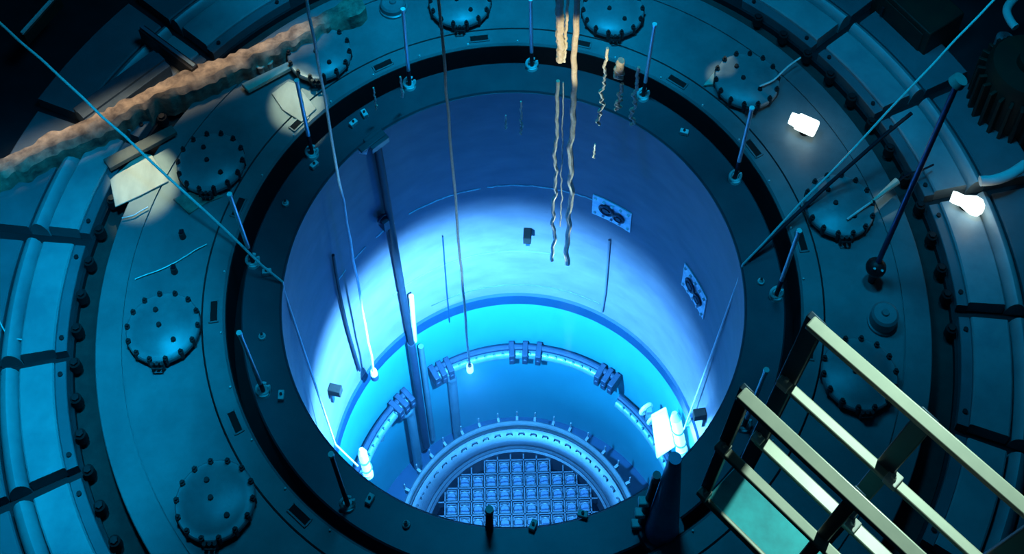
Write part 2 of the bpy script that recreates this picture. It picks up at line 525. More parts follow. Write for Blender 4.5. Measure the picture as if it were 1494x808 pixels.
# ---------------------------------------------------------------- spargers
def sparger(z, a0, a1, r, label, ends=(1, 1), mid=True, drop=None, group='curved sparger pipes'):
    t = thing('sparger_pipe', label, 'pipe', (0, 0, 0), 0, group)
    b = bmesh.new()
    n = 40
    tube(b, [pol(r, a0+(a1-a0)*i/n, z) for i in range(n+1)], .085, 12)
    obj('header', b, PIPE, t)
    b = bmesh.new()
    tube(b, [pol(r+.06, a0+(a1-a0)*i/n, z+.16) for i in range(n+1)], .06, 10)
    obj('upper_header', b, PIPED, t)
    locs = []
    if ends[0]: locs += [a0, a0+(3 if a1 > a0 else -3), a0+(6 if a1 > a0 else -6)]
    if ends[1]: locs += [a1, a1-(3 if a1 > a0 else -3), a1-(6 if a1 > a0 else -6)]
    if mid: locs += [(a0+a1)/2, (a0+a1)/2+5, (a0+a1)/2-5]
    for a in locs:
        b = bmesh.new()
        box(b, pol(r, a, z+.06), (.30, .10, .34), math.radians(a))
        cyl(b, pol(r-.17, a, z+.05), pol(r-.1, a, z+.05), .05, .05, 10)
        obj('clamp', b, PIPED, t, .01)
    n = int(abs(a1-a0)/3.2)
    for i in range(1, n):
        a = a0+(a1-a0)*i/n
        b = bmesh.new()
        cyl(b, pol(r, a, z+.05), pol(r-.06, a, z+.13), .028, .022, 8)
        obj('nozzle', b, PIPE, t)
    if drop is not None:
        a, az, zt, zb = drop
        b = bmesh.new()
        pts = [pol(r-.02, a, z), pol(r-.03, a+az*.35, zt+.12), pol(r-.02, a+az*.8, zt+.05), pol(r, a+az, zt-.15), pol(r, a+az, zt-.5), pol(r, a+az, zb)]
        tube(b, smooth_path(pts, 6), .085, 12)
        obj('drop_pipe', b, PIPE, t)
    return t
sparger(-8.22, 121.0, 51.0, R1-.16, 'curved sparger pipe along the far wall under the hanging white lamp', drop=(116, -1.8, -8.6, -11.4))
sparger(-8.30, 133.0, 168.0, R1-.16, 'curved sparger pipe on the left wall beside the dark guide pole', (1, 0), False, drop=(138, -5.0, -8.72, -11.4))
sparger(-8.85, 49.0, 8.0, R1-.16, 'curved sparger pipe on the right wall running to the bright floodlight', (0, 0), False)
tag(obj('drain_pipe', tube(bmesh.new(), smooth_path([on_wall(566, 612, R1-.1), on_wall(558, 622, R1-.12), on_wall(556, 640, R1-.1)], 5), .06, 10), PIPE), 'short bent drain pipe below the left sparger pipe', 'pipe')

# ================================================================ CORE
ZC = -9.63
sh = thing('core_shroud', 'round core shroud with bright stepped rim around the fuel grid', 'shroud', (0, 0, 0))
RIMS = mat('shroud_rim_steel', (0.10, 0.10, 0.11), (0.07, 0.07, 0.08), .35, .2, 3)
b = bmesh.new()
lathe(b, [(2.10, ZC-1.9), (2.20, ZC-1.9), (2.20, ZC-.02), (2.18, ZC), (2.13, ZC), (2.11, ZC-.02)], n=160)
obj('outer_rim', b, RIMS, sh)
b = bmesh.new()
lathe(b, [(2.06, ZC-.5), (2.11, ZC-.5), (2.11, ZC-.14), (2.06, ZC-.14)], n=160)
obj('groove', b, SHROUDD, sh)
b = bmesh.new()
lathe(b, [(1.80, ZC-.5), (2.07, ZC-.5), (2.07, ZC-.07), (2.05, ZC-.05), (1.86, ZC-.09), (1.80, ZC-.14)], n=160)
obj('flange_ring', b, SHROUD, sh)
b = bmesh.new()
lathe(b, [(1.74, ZC-.6), (1.81, ZC-.6), (1.81, ZC-.22), (1.74, ZC-.22)], n=160)
obj('inner_groove', b, SHROUDD, sh)
b = bmesh.new()
lathe(b, [(1.69, ZC-.7), (1.75, ZC-.7), (1.75, ZC-.21), (1.73, ZC-.19), (1.69, ZC-.21)], n=160)
obj('inner_ring', b, SHROUD, sh)
for i in range(40):
    a = i*9+random.uniform(-.6, .6)
    b = bmesh.new()
    box(b, pol(2.25, a, ZC-.14), (.10, .05, .18), math.radians(a))
    cyl(b, pol(2.30, a, ZC-.15), pol(2.30, a, ZC+.14), .015, .015, 8)
    box(b, pol(2.28, a, ZC-.10), (.08, .03, .03), math.radians(a))
    obj('lug', b, HANDLE, sh, .008)
for i in range(26):
    a = 8+i*6.6
    b = bmesh.new()
    ra = math.radians(a)
    tube(b, [pol(1.95, a, ZC-.07)+Vector((-math.sin(ra)*.055, math.cos(ra)*.055, -.02)), pol(1.95, a, ZC+.01)+Vector((-math.sin(ra)*.04, math.cos(ra)*.04, 0)), pol(1.95, a, ZC+.01)+Vector((math.sin(ra)*.04, -math.cos(ra)*.04, 0)), pol(1.95, a, ZC-.07)+Vector((math.sin(ra)*.055, -math.cos(ra)*.055, -.02))], .014, 6)
    obj('lifting_loop', b, FUEL, sh)

PITCHC = 0.243
b = bmesh.new()
ZG = ZC-.42
n = 7
for i in range(-n, n+1):
    off = (i+.5)*PITCHC
    if abs(off) < 1.66:
        L = math.sqrt(1.69**2-off**2)
        box(b, (off, 0, ZG), (.025, 2*L, .22))
        box(b, (0, off, ZG), (2*L, .025, .22))
tag(obj('top_guide', b, FUEL), 'square lattice of the top guide holding the fuel assemblies', 'lattice')
b = lathe(bmesh.new(), [(0.01, ZC-1.4), (1.7, ZC-1.4), (1.7, ZC-1.3), (0.01, ZC-1.3)], n=96)
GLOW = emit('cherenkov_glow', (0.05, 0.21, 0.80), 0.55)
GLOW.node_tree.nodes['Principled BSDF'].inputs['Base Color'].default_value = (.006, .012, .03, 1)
tag(obj('core_plate', b, SHROUDD), 'dark blue core plate beneath the fuel assemblies', 'plate')

fa = thing('fuel_assembly', 'square fuel assembly with looped lifting handle in the glowing core grid', 'fuel assembly', (0, 0, 0), 0, 'fuel assemblies in the core')
b = bmesh.new()
s = .19/2; ti = s-.02
zt, zb = ZG+.10, ZC-1.3
for c, sz in (((s-.01, 0), (.02, 2*s)), ((-s+.01, 0), (.02, 2*s)), ((0, s-.01), (2*s, .02)), ((0, -s+.01), (2*s, .02))):
    box(b, (c[0], c[1], (zt+zb)/2), (sz[0], sz[1], zt-zb))
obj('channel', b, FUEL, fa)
b = bmesh.new()
for i in range(3):
    for j in range(3):
        cyl(b, ((i-1)*.055, (j-1)*.055, zt-.30), ((i-1)*.055, (j-1)*.055, zt-.045), .014, .012, 8)
box(b, (0, 0, zt-.07), (.15, .15, .02))
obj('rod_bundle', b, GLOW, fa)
b = bmesh.new()
tube(b, smooth_path([(-.078, -.05, zt-.04), (-.082, -.05, zt+.12), (-.06, -.05, zt+.23), (0, -.05, zt+.28), (.06, -.05, zt+.23), (.082, -.05, zt+.12), (.078, -.05, zt-.04)], 4), .012, 7)
obj('handle', b, HANDLE, fa)
cells = []
for i in range(-n, n+1):
    for j in range(-n, n+1):
        x, y = i*PITCHC, j*PITCHC
        if math.hypot(abs(x)+.085, abs(y)+.085) < 1.70 and y > -.5:
            cells.append((x, y))
for k, (x, y) in enumerate(cells):
    if k == 0:
        fa.location = (x, y, 0)
    else:
        c = copy_tree(fa)
        c.location = (x, y, 0)

# ================================================================ FLOOR THINGS
cov_az = [-141.8, -171.9, 157.0, 127.9, 98.9, 69.1, 40.0, 10.8, -19.2]
cov_lab = ['teal bolted round hatch cover at the lower left, beside the slotted ring',
           'teal bolted round hatch cover at the left, lying in its own dark shadow',
           'bolted round hatch cover beside the larger warm light patch',
           'bolted round hatch cover behind the smaller warm light patch',
           'bolted round hatch cover at the far side, crossed by the white hanging wire',
           'bolted round hatch cover at the far side, right of the tan streaks',
           'bolted round hatch cover at the upper right, next to the square white reflected lamp',
           'bolted round hatch cover at the right, under the right cable',
           'dark bolted round hatch cover behind the guardrail']
proto = thing('hatch_cover', cov_lab[0], 'hatch cover', (0, 0, 0), 0, 'round bolted hatch covers')
RC = .46
b = bmesh.new()
lathe(b, [(0.001, 0), (RC-.07, 0), (RC-.07, .10), (0.001, .10)], n=48)
obj('neck', b, BOLT, proto)
b = bmesh.new()
lathe(b, [(0.001, .10), (RC, .10), (RC, .155), (RC-.015, .17), (RC-.10, .17), (RC-.115, .18), (0.001, .18)], n=64)
obj('lid', b, COVER, proto)
for i in range(14):
    a = i*360/14
    b = bmesh.new()
    cyl(b, pol(RC-.02, a, .06), pol(RC-.02, a, .215), .036, .034, 6)
    cyl(b, pol(RC-.02, a, .215), pol(RC-.02, a, .25), .02, .018, 8)
    obj('bolt', b, BOLT, proto)
for x, y in ((-.12, .22), (-.05, .02), (.16, -.18)):
    b = bmesh.new()
    cyl(b, (x, y, .18), (x, y, .215), .035, .03, 8)
    obj('stud', b, BOLT, proto)
b = bmesh.new()
tube(b, [(-.06, -RC+.0, .13), (-.06, -RC-.07, .14), (.06, -RC-.07, .14), (.06, -RC+.0, .13)], .014, 6)
for x_ in (-.06, 0, .06):
    cyl(b, (x_, -RC-.02, .04), (x_, -RC-.03, .20), .026, .024, 8)
obj('latch', b, BOLT, proto)
for k, az in enumerate(cov_az):
    o = proto if k == 0 else copy_tree(proto)
    o.location = pol(4.44, az, ZF)
    o['label'] = cov_lab[k]

# small round caps
def cap(p, r, h, label):
    t = thing('floor_plug', label, 'cap', p, 0)
    b = bmesh.new()
    lathe(b, [(0.001, 0), (r*1.12, 0), (r*1.12, .04), (r, .05), (r, h-.03), (r-.03, h), (0.001, h)], n=36)
    obj('body', b, COVER, t)
    b = bmesh.new()
    cyl(b, (0, 0, h), (0, 0, h+.03), r*.3, r*.25, 12)
    obj('button', b, FLOOR, t)
cap(at(1287, 470, ZF), .17, .25, 'small dark cylindrical cap on the right floor above the guardrail')
cap(at(574, 12, ZF), .19, .16, 'small round cap at the far side beside a white guide rod')

# trench studs
studs = [i*4.75 for i in range(76)]
sp = thing('trench_stud', 'black clamp stud on the outer edge of the dark trench', 'stud', (0, 0, 0), 0, 'black studs along the trench')
b = bmesh.new()
cyl(b, (0, 0, 0), (0, 0, .16), .075, .07, 12)
obj('body', b, GAP, sp)
b = bmesh.new()
cyl(b, (0, 0, .16), (0, 0, .20), .045, .045, 6)
obj('nut', b, BOLT, sp)
first = True
for a in studs:
    aa = (a+180) % 360-180
    if not (aa > 142 or aa < -146 or (-12 < aa < 48)):
        continue
    o = sp if first else copy_tree(sp)
    first = False
    o.location = pol(5.57, aa, 0.0)

# outer cover slabs
def slab(a0, a1, label, ro=6.38, bright=True, lip=True):
    t = thing('cover_slab', label, 'slab', (0, 0, 0), 0, 'cover slabs around the trench')
    m1, m2 = (SLAB, SLABIN) if bright else (NAVY, NAVY)
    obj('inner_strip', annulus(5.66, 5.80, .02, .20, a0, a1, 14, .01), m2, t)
    obj('panel', annulus(5.80, ro-.16, .02, .26, a0+.15, a1-.15, 14, .02), m1, t)
    if lip:
        b = bmesh.new()
        prof = [(ro-.02+.13*math.cos(k*PI/8), .02+.30*math.sin(k*PI/8)) for k in range(9)]
        lathe(b, prof, a0, a1, 14)
        obj('lip', b, m1, t)
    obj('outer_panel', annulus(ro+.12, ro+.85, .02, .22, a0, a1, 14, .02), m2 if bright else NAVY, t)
    for k in range(2):
        a = a0+(a1-a0)*(.12+.76*k)
        b = bmesh.new()
        cyl(b, pol(5.73, a, .2), pol(5.73, a, .235), .03, .03, 8)
        obj('bolt', b, BOLT, t)
    return t
sl = [(-155, -140.5, 'cyan lit cover slab at the lower left corner'),
      (-170.2, -156.6, 'brightest cyan cover slab, lower left, beside the dark trench'),
      (173.8, 188.4, 'cyan cover slab at the left edge with a thin white wire loop on it'),
      (157.8, 172.0, 'pale cyan cover slab between the tan curb and the left edge')]
for a0, a1, lab in sl:
    slab(a0, a1, lab)
sr = [(-36.0, -22.4, 'almost unlit cover slab behind the guardrail in the bottom right corner'),
      (-21.0, -7.0, 'dark cover slab at the right edge behind the guardrail'),
      (-5.4, 9.0, 'cover slab at the right under the bulb shaped reflected lamp'),
      (10.4, 23.0, 'cover slab at the right with a rounded cyan lip, under the dark rod'),
      (24.4, 36.8, 'cover slab at the upper right with a pale rounded outer lip'),
      (38.2, 51.0, 'dark cover slab at the top right corner')]
for a0, a1, lab in sr:
    slab(a0, a1, lab, 6.42)
sd = [(141.0, 156.4, 'nearly black cover slab beyond the tan curb at the left'),
      (125.4, 139.6, 'nearly black cover slab beyond the tan curb near the top')]
for a0, a1, lab in sd:
    slab(a0, a1, lab, 6.5)

# ---------------------------------------------------------------- tan curb across the upper left
def rough_reflection():
    pix = [(-60, 262), (0, 238), (60, 205), (120, 182), (180, 150), (240, 122), (300, 98), (360, 73), (420, 48), (470, 22), (520, -8)]
    pts = [at(x, y, .55) for x, y in pix]
    path = smooth_path(pts, 22)
    b = bmesh.new()
    rows = []
    nz = lambda q, k, o: noise.noise(Vector((q.x*k+o, q.y*k, o)))
    for i, p in enumerate(path):
        a = path[max(i-1, 0)]; c = path[min(i+1, len(path)-1)]
        d = (c-a).normalized()
        s = Vector((d.y, -d.x, 0))      # towards the vessel
        k0 = .07*nz(p, 2.2, 1)+.05*nz(p, 9, 2)
        k1 = .10*nz(p, 1.7, 5)+.06*nz(p, 8, 7)
        h = .06*nz(p, 5, 9)
        w0 = .25
        Z = lambda z: Vector((0, 0, z))
        rows.append([b.verts.new(q) for q in (p-s*(.07+k0)+Z(-.5), p-s*(.07+k0)+Z(-.03), p+s*(.06+k0*.3)+Z(h), p+s*(w0*.7+k1*.5)+Z(.02-h), p+s*(w0+k1)+Z(-.06), p+s*(w0+k1)+Z(-.5))])
    for i in range(len(rows)-1):
        for j in range(6):
            b.faces.new((rows[i][j], rows[i+1][j], rows[i+1][(j+1) % 6], rows[i][(j+1) % 6]))
    b.faces.new(rows[0]); b.faces.new(rows[-1][::-1])
    return b
o = obj('reflection', rough_reflection(), TAN)  # band of light reflected off the water, modelled as a solid strip
tag(o, 'tan curb crossing the upper left corner', 'reflection')
# thin tan sheets put down as the patches of warm lamp light
def quad_plate(name, pix, z, th, m, label, cat, group=None):
    b = bmesh.new()
    T = [at(x, y, z) for x, y in pix]
    n = len(T)
    A = [b.verts.new(p) for p in T]
    B = [b.verts.new(p-Vector((0, 0, th))) for p in T]
    b.faces.new(A); b.faces.new(B[::-1])
    for i in range(n):
        b.faces.new((A[i], A[(i+1) % n], B[(i+1) % n], B[i]))
    return tag(obj(name, b, m, None, .01), label, cat, group)
quad_plate('tan_patch', [(168, 302), (160, 262), (205, 222), (222, 226), (246, 264), (205, 285)], .225, .02, TANP, 'larger warm tan light patch at the left near the trench', 'plate', 'warm light patches')
quad_plate('tan_patch', [(396, 136), (420, 118), (432, 122), (462, 158), (440, 178), (412, 160)], .225, .02, TANP, 'smaller warm tan light patch near the left end of the far gap', 'plate', 'warm light patches')
quad_plate('tan_strip', [(352, 122), (432, 84), (440, 90), (362, 132)], .34, .08, TANP, 'narrow tan strip between the curb and the smaller warm patch', 'strip')
quad_plate('tan_strip', [(150, 232), (250, 182), (258, 192), (160, 246)], .34, .08, mat('dull_strip', (.24, .2, .17), (.12, .1, .09), .7), 'dull grey brown strip between the curb and the larger warm patch', 'strip')
quad_plate('tan_strip', [(252, 290), (274, 280), (300, 274), (326, 286), (300, 296), (276, 312)], .225, .02, mat('flare_strip', (.42, .30, .22), (.16, .13, .11), .7, 0, 6), 'tan flare strip under the hatch cover by the larger warm plate', 'strip')  # tan light flare laid on the floor as a strip
for px, py, lab in ((382, 104, 'left of two pale round knobs by the tan strip'), (394, 98, 'right of two pale round knobs by the tan strip')):
    t = thing('pipe_stub', lab, 'knob', at(px, py, .22))
    b = bmesh.new()
    tube(b, ring_pts((0, 0, .14), .045, (1, 0, 0), (0, 1, 0), 16), .02, 8, True)
    cyl(b, (0, 0, 0), (0, 0, .13), .045, .045, 14)
    obj('cap', b, TANP, t)

# ---------------------------------------------------------------- guide rods and lifting eyes on the flange
rods = [((483, 663), (506, 735), (508, 738)), ((349, 486), (380, 560), (385, 572)), ((335, 284), (368, 358), (370, 384)),
        ((433, 118), (450, 197), (456, 226)), ((588, 14), (599, 102), (598, 126)), ((774, 0), (776, 76), (776, 98)),
        ((955, 36), (946, 120), (938, 142)), ((1097, 158), (1080, 235), (1072, 262)), ((1166, 337), (1140, 408), (1132, 432)), ((1118, 540), (1087, 618), (1085, 622))]
def unit_to(px0, z0, px1):
    """Height on the upright line through px0 at z0 whose image comes nearest px1."""
    P = at(px0[0], px0[1], z0)
    best = None
    for i in range(600):
        z = z0+i*.01
        q = at(px1[0], px1[1], z)
        d = (q.xy-P.xy).length
        if best is None or d < best[0]:
            best = (d, z, q)
    return P, best[2]
for k, (t0, b0, e0) in enumerate(rods):
    P, Q = unit_to(e0, 0.0, t0)
    lean = Q-P
    side = ['near the bottom left', 'at the left with dark lower half', 'at the left where the left cable meets the rim', 'beside the smaller warm patch', 'below the small far cap',
            'at the far middle, left of the tan streaks', 'at the far right of the tan streaks', 'at the upper right between two hatch covers', 'at the right below the right cable', 'behind the guardrail end'][k]
    t = thing('guide_rod', 'steel guide rod on the flange, '+side, 'rod', P, 0, 'guide rods standing on the flange')
    hi = Vector((0, 0, 0))+lean*1.0
    fr = max(.15, min(.5, 1-(Vector(t0)-Vector(b0)).length/max(1, (Vector(t0)-Vector(e0)).length)))
    b = bmesh.new()
    cyl(b, lean*fr, hi, .028, .026, 12)
    obj('rod', b, (DARKROD if k in (0,) else BRIGHT), t)
    b = bmesh.new()
    cyl(b, lean*.02+Vector((0, 0, .02)), lean*(fr+.01), .028, .03, 10)
    obj('lower_rod', b, DARKROD, t)
    b = bmesh.new()
    cyl(b, lean*.985, lean*1.01, .034, .034, 10)
    obj('tip', b, BRIGHT, t)
    b = bmesh.new()
    tube(b, ring_pts((0, 0, .10), .085, (.9, .2, 0), (-.1, .45, .8), 18, .9, 2*PI+.3, False), .022, 8)
    cyl(b, (0, 0, 0), (0, 0, .04), .09, .08, 16)
    obj('eye', b, WHITE, t)
# blocks on the flange ring
bl = [(383, 492, 'small pale knob on the left flange, above the left lifting rod'), (411, 579, 'small white block on the flange beside the lower left guide rod foot'), (540, 730, 'small white block on the flange at the bottom left'),
      (417, 298, 'small pale knob on the flange under the upper left gap'), (390, 399, 'small pale block where the left cable crosses the flange'), (459, 243, 'small pale block beside the guide rod near the smaller warm patch'),
      (516, 182, 'small pale block on the far left flange by the left wire'), (532, 168, 'small white block on the far left flange above the guide pole bracket'), (593, 766, 'small round knob on the flange at the bottom edge'),
      (1110, 412, 'small pale knob on the right flange above the guide rod'), (998, 195, 'small pale block on the upper right flange'), (530, 222, 'pale hook block on the rim left of the guide pole'), (850, 752, 'small white block on the near rim over the core'), (778, 768, 'small white block on the near rim beside the black pin')]
for i, (px, py, lab) in enumerate(bl):
    t = thing('flange_block', lab, 'block', at(px, py, 0), random.uniform(0, 3), 'small blocks on the flange')
    b = bmesh.new()
    if 'knob' in lab:
        cyl(b, (0, 0, 0), (0, 0, .05), .05, .045, 14)
        cyl(b, (0, 0, .05), (0, 0, .09), .035, .02, 12)
    else:
        box(b, (0, 0, .04), (.12, .075, .08))
    obj('body', b, WHITE, t, .01)
    b = bmesh.new()
    cyl(b, (.0, 0, .08), (.0, 0, .105), .018, .018, 8)
    obj('screw', b, BOLT, t)
# pins on the near rim
for px, py, top, lab in ((714, 768, (714, 744), 'short black pin on the near rim below the core'), (935, 765, (957, 697), 'dark upright rod with pale fittings on the near rim, left of the blue glare streak')):
    P = at(px, py, 0)
    Q = at(top[0], top[1], .55 if px < 800 else 1.5)
    t = thing('rim_pin', lab, 'pin', P)
    b = bmesh.new(); cyl(b, (0, 0, 0), Q-P, .05, .045, 12); obj('shaft', b, DARKROD, t)
    b = bmesh.new(); cyl(b, (Q-P)*.97, (Q-P)*1.06, .055, .045, 12); obj('cap', b, COVER, t)
    if px > 800:
        for f in (.05, .3, .55):
            b = bmesh.new(); box(b, (Q-P)*f+Vector((-.06, -.02, 0)), (.12, .1, .1)); obj('fitting', b, WHITE, t, .015)
# lamp glare streak, shaped as a solid blue taper
P = at(965, 775, 0.0); Q = at(985, 668, 2.1)
t = thing('blue_glare', 'dark blue tapered glare streak at the near rim below the bright floodlight', 'post', P)
BLUE = mat('blue_glare_tint', (.25, .62, .95), (.14, .42, .75), .5, 0, 3)
b = bmesh.new(); cyl(b, (0, 0, 0), Q-P, .20, .07, 20); obj('shaft', b, BLUE, t)
b = bmesh.new(); cyl(b, (0, 0, 0), (0, 0, .05), .28, .26, 20); obj('base', b, FLANGE, t)
# black marks on the floor
for px, py, lab in ((255, 397, 'small black upright stub on the left floor above the hatch cover'), (267, 346, 'small black hook stub on the left floor near the tan patch')):
    t = thing('floor_stub', lab, 'stub', at(px, py, ZF))
    b = bmesh.new(); cyl(b, (0, 0, 0), (0, 0, .12), .045, .04, 10); obj('body', b, BOLT, t)
    b = bmesh.new(); cyl(b, (0, 0, .12), (0, .03, .15), .03, .03, 8); obj('tip', b, DARKROD, t)

# ---------------------------------------------------------------- cables and wires
def wire(name, pts, r, m, label, cat='cable', n=6, closed=False):
    return tag(obj(name, tube(bmesh.new(), pts, r, 8), m), label, cat)
# left lamp cable
def seg(pa, pb, n=10, wob=.0):
    return [pa.lerp(pb, i/n)+Vector((random.uniform(-wob, wob), random.uniform(-wob, wob), 0)) for i in range(n+1)]
ca = at(411, 412, .03)
cb = at(-30, 10, 3.2); cb2 = at(0, 32, 3.0)
lampL = at(524, 690, -6.2)
cl = at(489, 648, -4.9)
wire('lamp_cable', [cb]+seg(cb2, ca, 14, .012)+seg(at(414, 424, -.15), cl, 8)[0:]+[lampL+Vector((0, 0, .3))], .017, CABLE, 'thin pale cable from the upper left corner over the left rim into the vessel')
ca = at(1084, 386, .03)
cb = at(1460, -10, 3.2)
lampR = at(986, 632, -7.3)
wire('lamp_cable', seg(cb, ca, 12, .01)+seg(at(1081, 398, -.15), at(1001, 618, -6.4), 8)+[at(998, 626, -6.9)], .015, CABLE, 'thin pale cable from the upper right corner over the right rim to the floodlight')
wire('dark_cable', seg(at(1330, 165, 1.3), at(1287, 200, 1.2), 3)+seg(at(1210, 268, .6), at(1098, 372, .06), 8)+[at(1086, 392, -.1)], .026, DARKROD, 'thick black cable running beside the pale right cable to the rim')
# hanging wires
def hang(pb, zb, pt, r, label, m=CABLE):
    A = at(pb[0], pb[1], zb)
    zt = zb+.5
    best = None
    for i in range(2400):
        z = zb+i*.01
        q = at(pt[0], pt[1], z)
        d = (q.xy-A.xy).length
        if best is None or d < best[0]:
            best = (d, z, q)
    B = best[2]
    E_ = A+(B-A)*1.08
    return A, wire('hanging_wire', seg(A, E_, 20, .010), r, m, label, 'wire')
A1, _ = hang((545, 540), -5.6, (448, 0), .020, 'white hanging wire at the left ending in a small clear lamp')
A2, _ = hang((685, 530), -2.75, (640, 0), .017, 'white hanging wire at the centre ending in a small white lamp')

# lamps in the vessel
LAMPW = emit('lamp_white', (0.6, 0.9, 1.0), 2.2)
FLOODW = emit('flood_white', (0.5, 0.85, 1.0), 3.0)
LIGHTB = (0.10, 0.52, 1.0)
t = thing('inspection_lamp', 'small white lamp on the centre hanging wire', 'lamp', A2-Vector((0, 0, .14)))
b = bmesh.new(); cyl(b, (0, 0, -.10), (0, 0, .06), .05, .05, 16); obj('bulb', b, LAMPW, t)
b = bmesh.new(); cyl(b, (0, 0, .06), (0, 0, .13), .03, .02, 12); obj('socket', b, WHITE, t)
light('inspection_lamp_light', 'SPOT', A2-Vector((0, .0, .27)), (0.30, 0.66, 1.0), 17500, A2+Vector((-.16, .30, -3)), .08, 179, 1.0)
light('inspection_lamp_light', 'POINT', A2-Vector((0, 0, .27)), (0.005, 0.20, 1.0), 190, None, .08)  # blue fill added here to soften the wall's brightness gradient
t = thing('inspection_lamp', 'small clear lamp with dark lower cap on the left hanging wire', 'lamp', A1-Vector((0, 0, .12)))
b = bmesh.new(); cyl(b, (0, 0, -.02), (0, 0, .10), .06, .05, 16); obj('bulb', b, LAMPW, t)
b = bmesh.new(); cyl(b, (0, 0, -.17), (0, 0, -.02), .065, .07, 16); obj('cap', b, PIPED, t)
b = bmesh.new(); cyl(b, (0, 0, .10), (0, 0, .2), .03, .02, 12); obj('socket', b, WHITE, t)
light('inspection_lamp_light', 'POINT', A1-Vector((-.2, 0.3, .1)), LIGHTB, 20, None, .08)
# floodlights
def flood(P, Q, r, label, watts):
    t = thing('floodlight', label, 'floodlight', P)
    v = Q-P
    b = bmesh.new(); cyl(b, v*.12, v*.85, r, r, 20); obj('tube', b, FLOODW, t)
    b = bmesh.new(); cyl(b, v*0, v*.12, r*1.1, r*1.15, 20); obj('lower_cap', b, WHITE, t)
    b = bmesh.new(); cyl(b, v*.85, v*1.0, r*1.1, r*.5, 20); obj('upper_cap', b, WHITE, t)
    b = bmesh.new()
    for f in (.3, .6):
        tube(b, ring_pts(v*f, r*1.12, (1, 0, 0), (0, 1, 0), 20), .015, 6, True)
    obj('guard', b, PIPE, t)
    c = P+v*.5
    d = Vector((-c.x, -c.y, 0)).normalized()
    light('floodlight_light', 'POINT', c+d*.3, (0.42, 0.80, 1.0), watts, None, .15)
    return t
fr_ = flood(at(996, 662, -7.5), at(984, 602, -6.7), .09, 'dazzling white floodlight on the right wall at the end of the right cable', 130)
flood(at(538, 694, -6.9), at(527, 655, -6.3), .075, 'narrow white floodlight at the left wall just above the near rim', 12)
b = bmesh.new()
D_ = [at(950, 606, -6.75), at(972, 594, -6.65), at(985, 650, -7.4), at(958, 668, -7.6)]
n_ = (D_[1]-D_[0]).cross(D_[3]-D_[0]).normalized()*.03
A_ = [b.verts.new(p+n_-fr_.location) for p in D_]
B_ = [b.verts.new(p-n_-fr_.location) for p in D_]
b.faces.new(A_); b.faces.new(B_[::-1])
for i in range(4):
    b.faces.new((A_[i], A_[(i+1) % 4], B_[(i+1) % 4], B_[i]))
obj('glare_plate', b, FLOODW, fr_, .02)  # glowing plate added for the glare left of the tube
# mount of the right lamp: clamp fittings
t = thing('pipe_clamp', 'pale pipe clamp on the right sparger beside the floodlight', 'clamp', at(942, 600, -7.6))
b = bmesh.new(); tube(b, ring_pts((0, 0, .1), .12, (.8, .5, 0), (0, 0, 1), 16), .035, 8, True); obj('ring', b, WHITE, t)
b = bmesh.new(); tube(b, ring_pts((.12, -.1, -.12), .10, (.8, .5, 0), (0, 0, 1), 16), .03, 8, True); obj('ring', b, WHITE, t)
b = bmesh.new(); box(b, (.05, -.05, 0), (.1, .1, .4)); obj('strap', b, PIPE, t, .01)
# cross handle by the lamp
tag(obj('cable_hook', tube(bmesh.new(), smooth_path([at(1000, 622, -6.7), at(1006, 622, -6.7), at(1012, 618, -6.7)], 4), .018, 8), WHITE), 'short white hook beside the top of the dazzling floodlight', 'hook')

# floor wires
wire('floor_wire', smooth_path([at(x, y, .23) for x, y in ((197, 407), (212, 401), (232, 394), (255, 383), (270, 374), (286, 364), (302, 356))], 5), .008, CABLE, 'thin white wire lying across the left floor above the hatch cover', 'wire')
wire('floor_wire', smooth_path([at(x, y, .24) for x, y in ((-8, 455), (4, 478), (14, 491), (30, 495), (50, 495), (62, 488), (74, 478))], 5), .010, CABLE, 'thin white wire loop on the left edge slab', 'wire')
wire('floor_wire', smooth_path([at(x, y, .24) for x, y in ((178, 318), (195, 314), (205, 308), (216, 302))], 5), .010, CABLE, 'short white wire beside the larger warm patch', 'wire')
t = thing('probe_cable', 'thin grey cable with a bright brass tip on the right floor', 'cable', at(1236, 320, .3))
o_ = t.location
b = bmesh.new(); tube(b, [p-o_ for p in smooth_path([at(x, y, .42) for x, y in ((1236, 320), (1258, 304), (1280, 289), (1296, 278))], 4)], .016, 8); obj('lead', b, CABLE, t)
b = bmesh.new(); tube(b, [at(1270, 296, .43)-o_, at(1309, 264, .45)-o_], .016, 10, r_end=.05); obj('tip', b, TANP, t)
b = bmesh.new(); tube(b, [p-o_ for p in smooth_path([at(x, y, .45) for x, y in ((1306, 268), (1325, 254), (1345, 248), (1362, 240))], 4)], .014, 8); obj('tail', b, DARKROD, t)
wire('probe_wire', smooth_path([at(x, y, .45) for x, y in ((1108, 126), (1128, 117), (1140, 106), (1152, 95), (1168, 84))], 4), .013, CABLE, 'short silvery wire over the upper right hatch cover', 'wire')
quad_plate('tan_glint', [(1026, 124), (1042, 104), (1060, 92), (1078, 84), (1064, 104), (1046, 122)], .26, .05, TANP, 'pale tan scrap left of the upper right hatch cover', 'glint')  # streak of reflected warm light, laid down as a thin plate

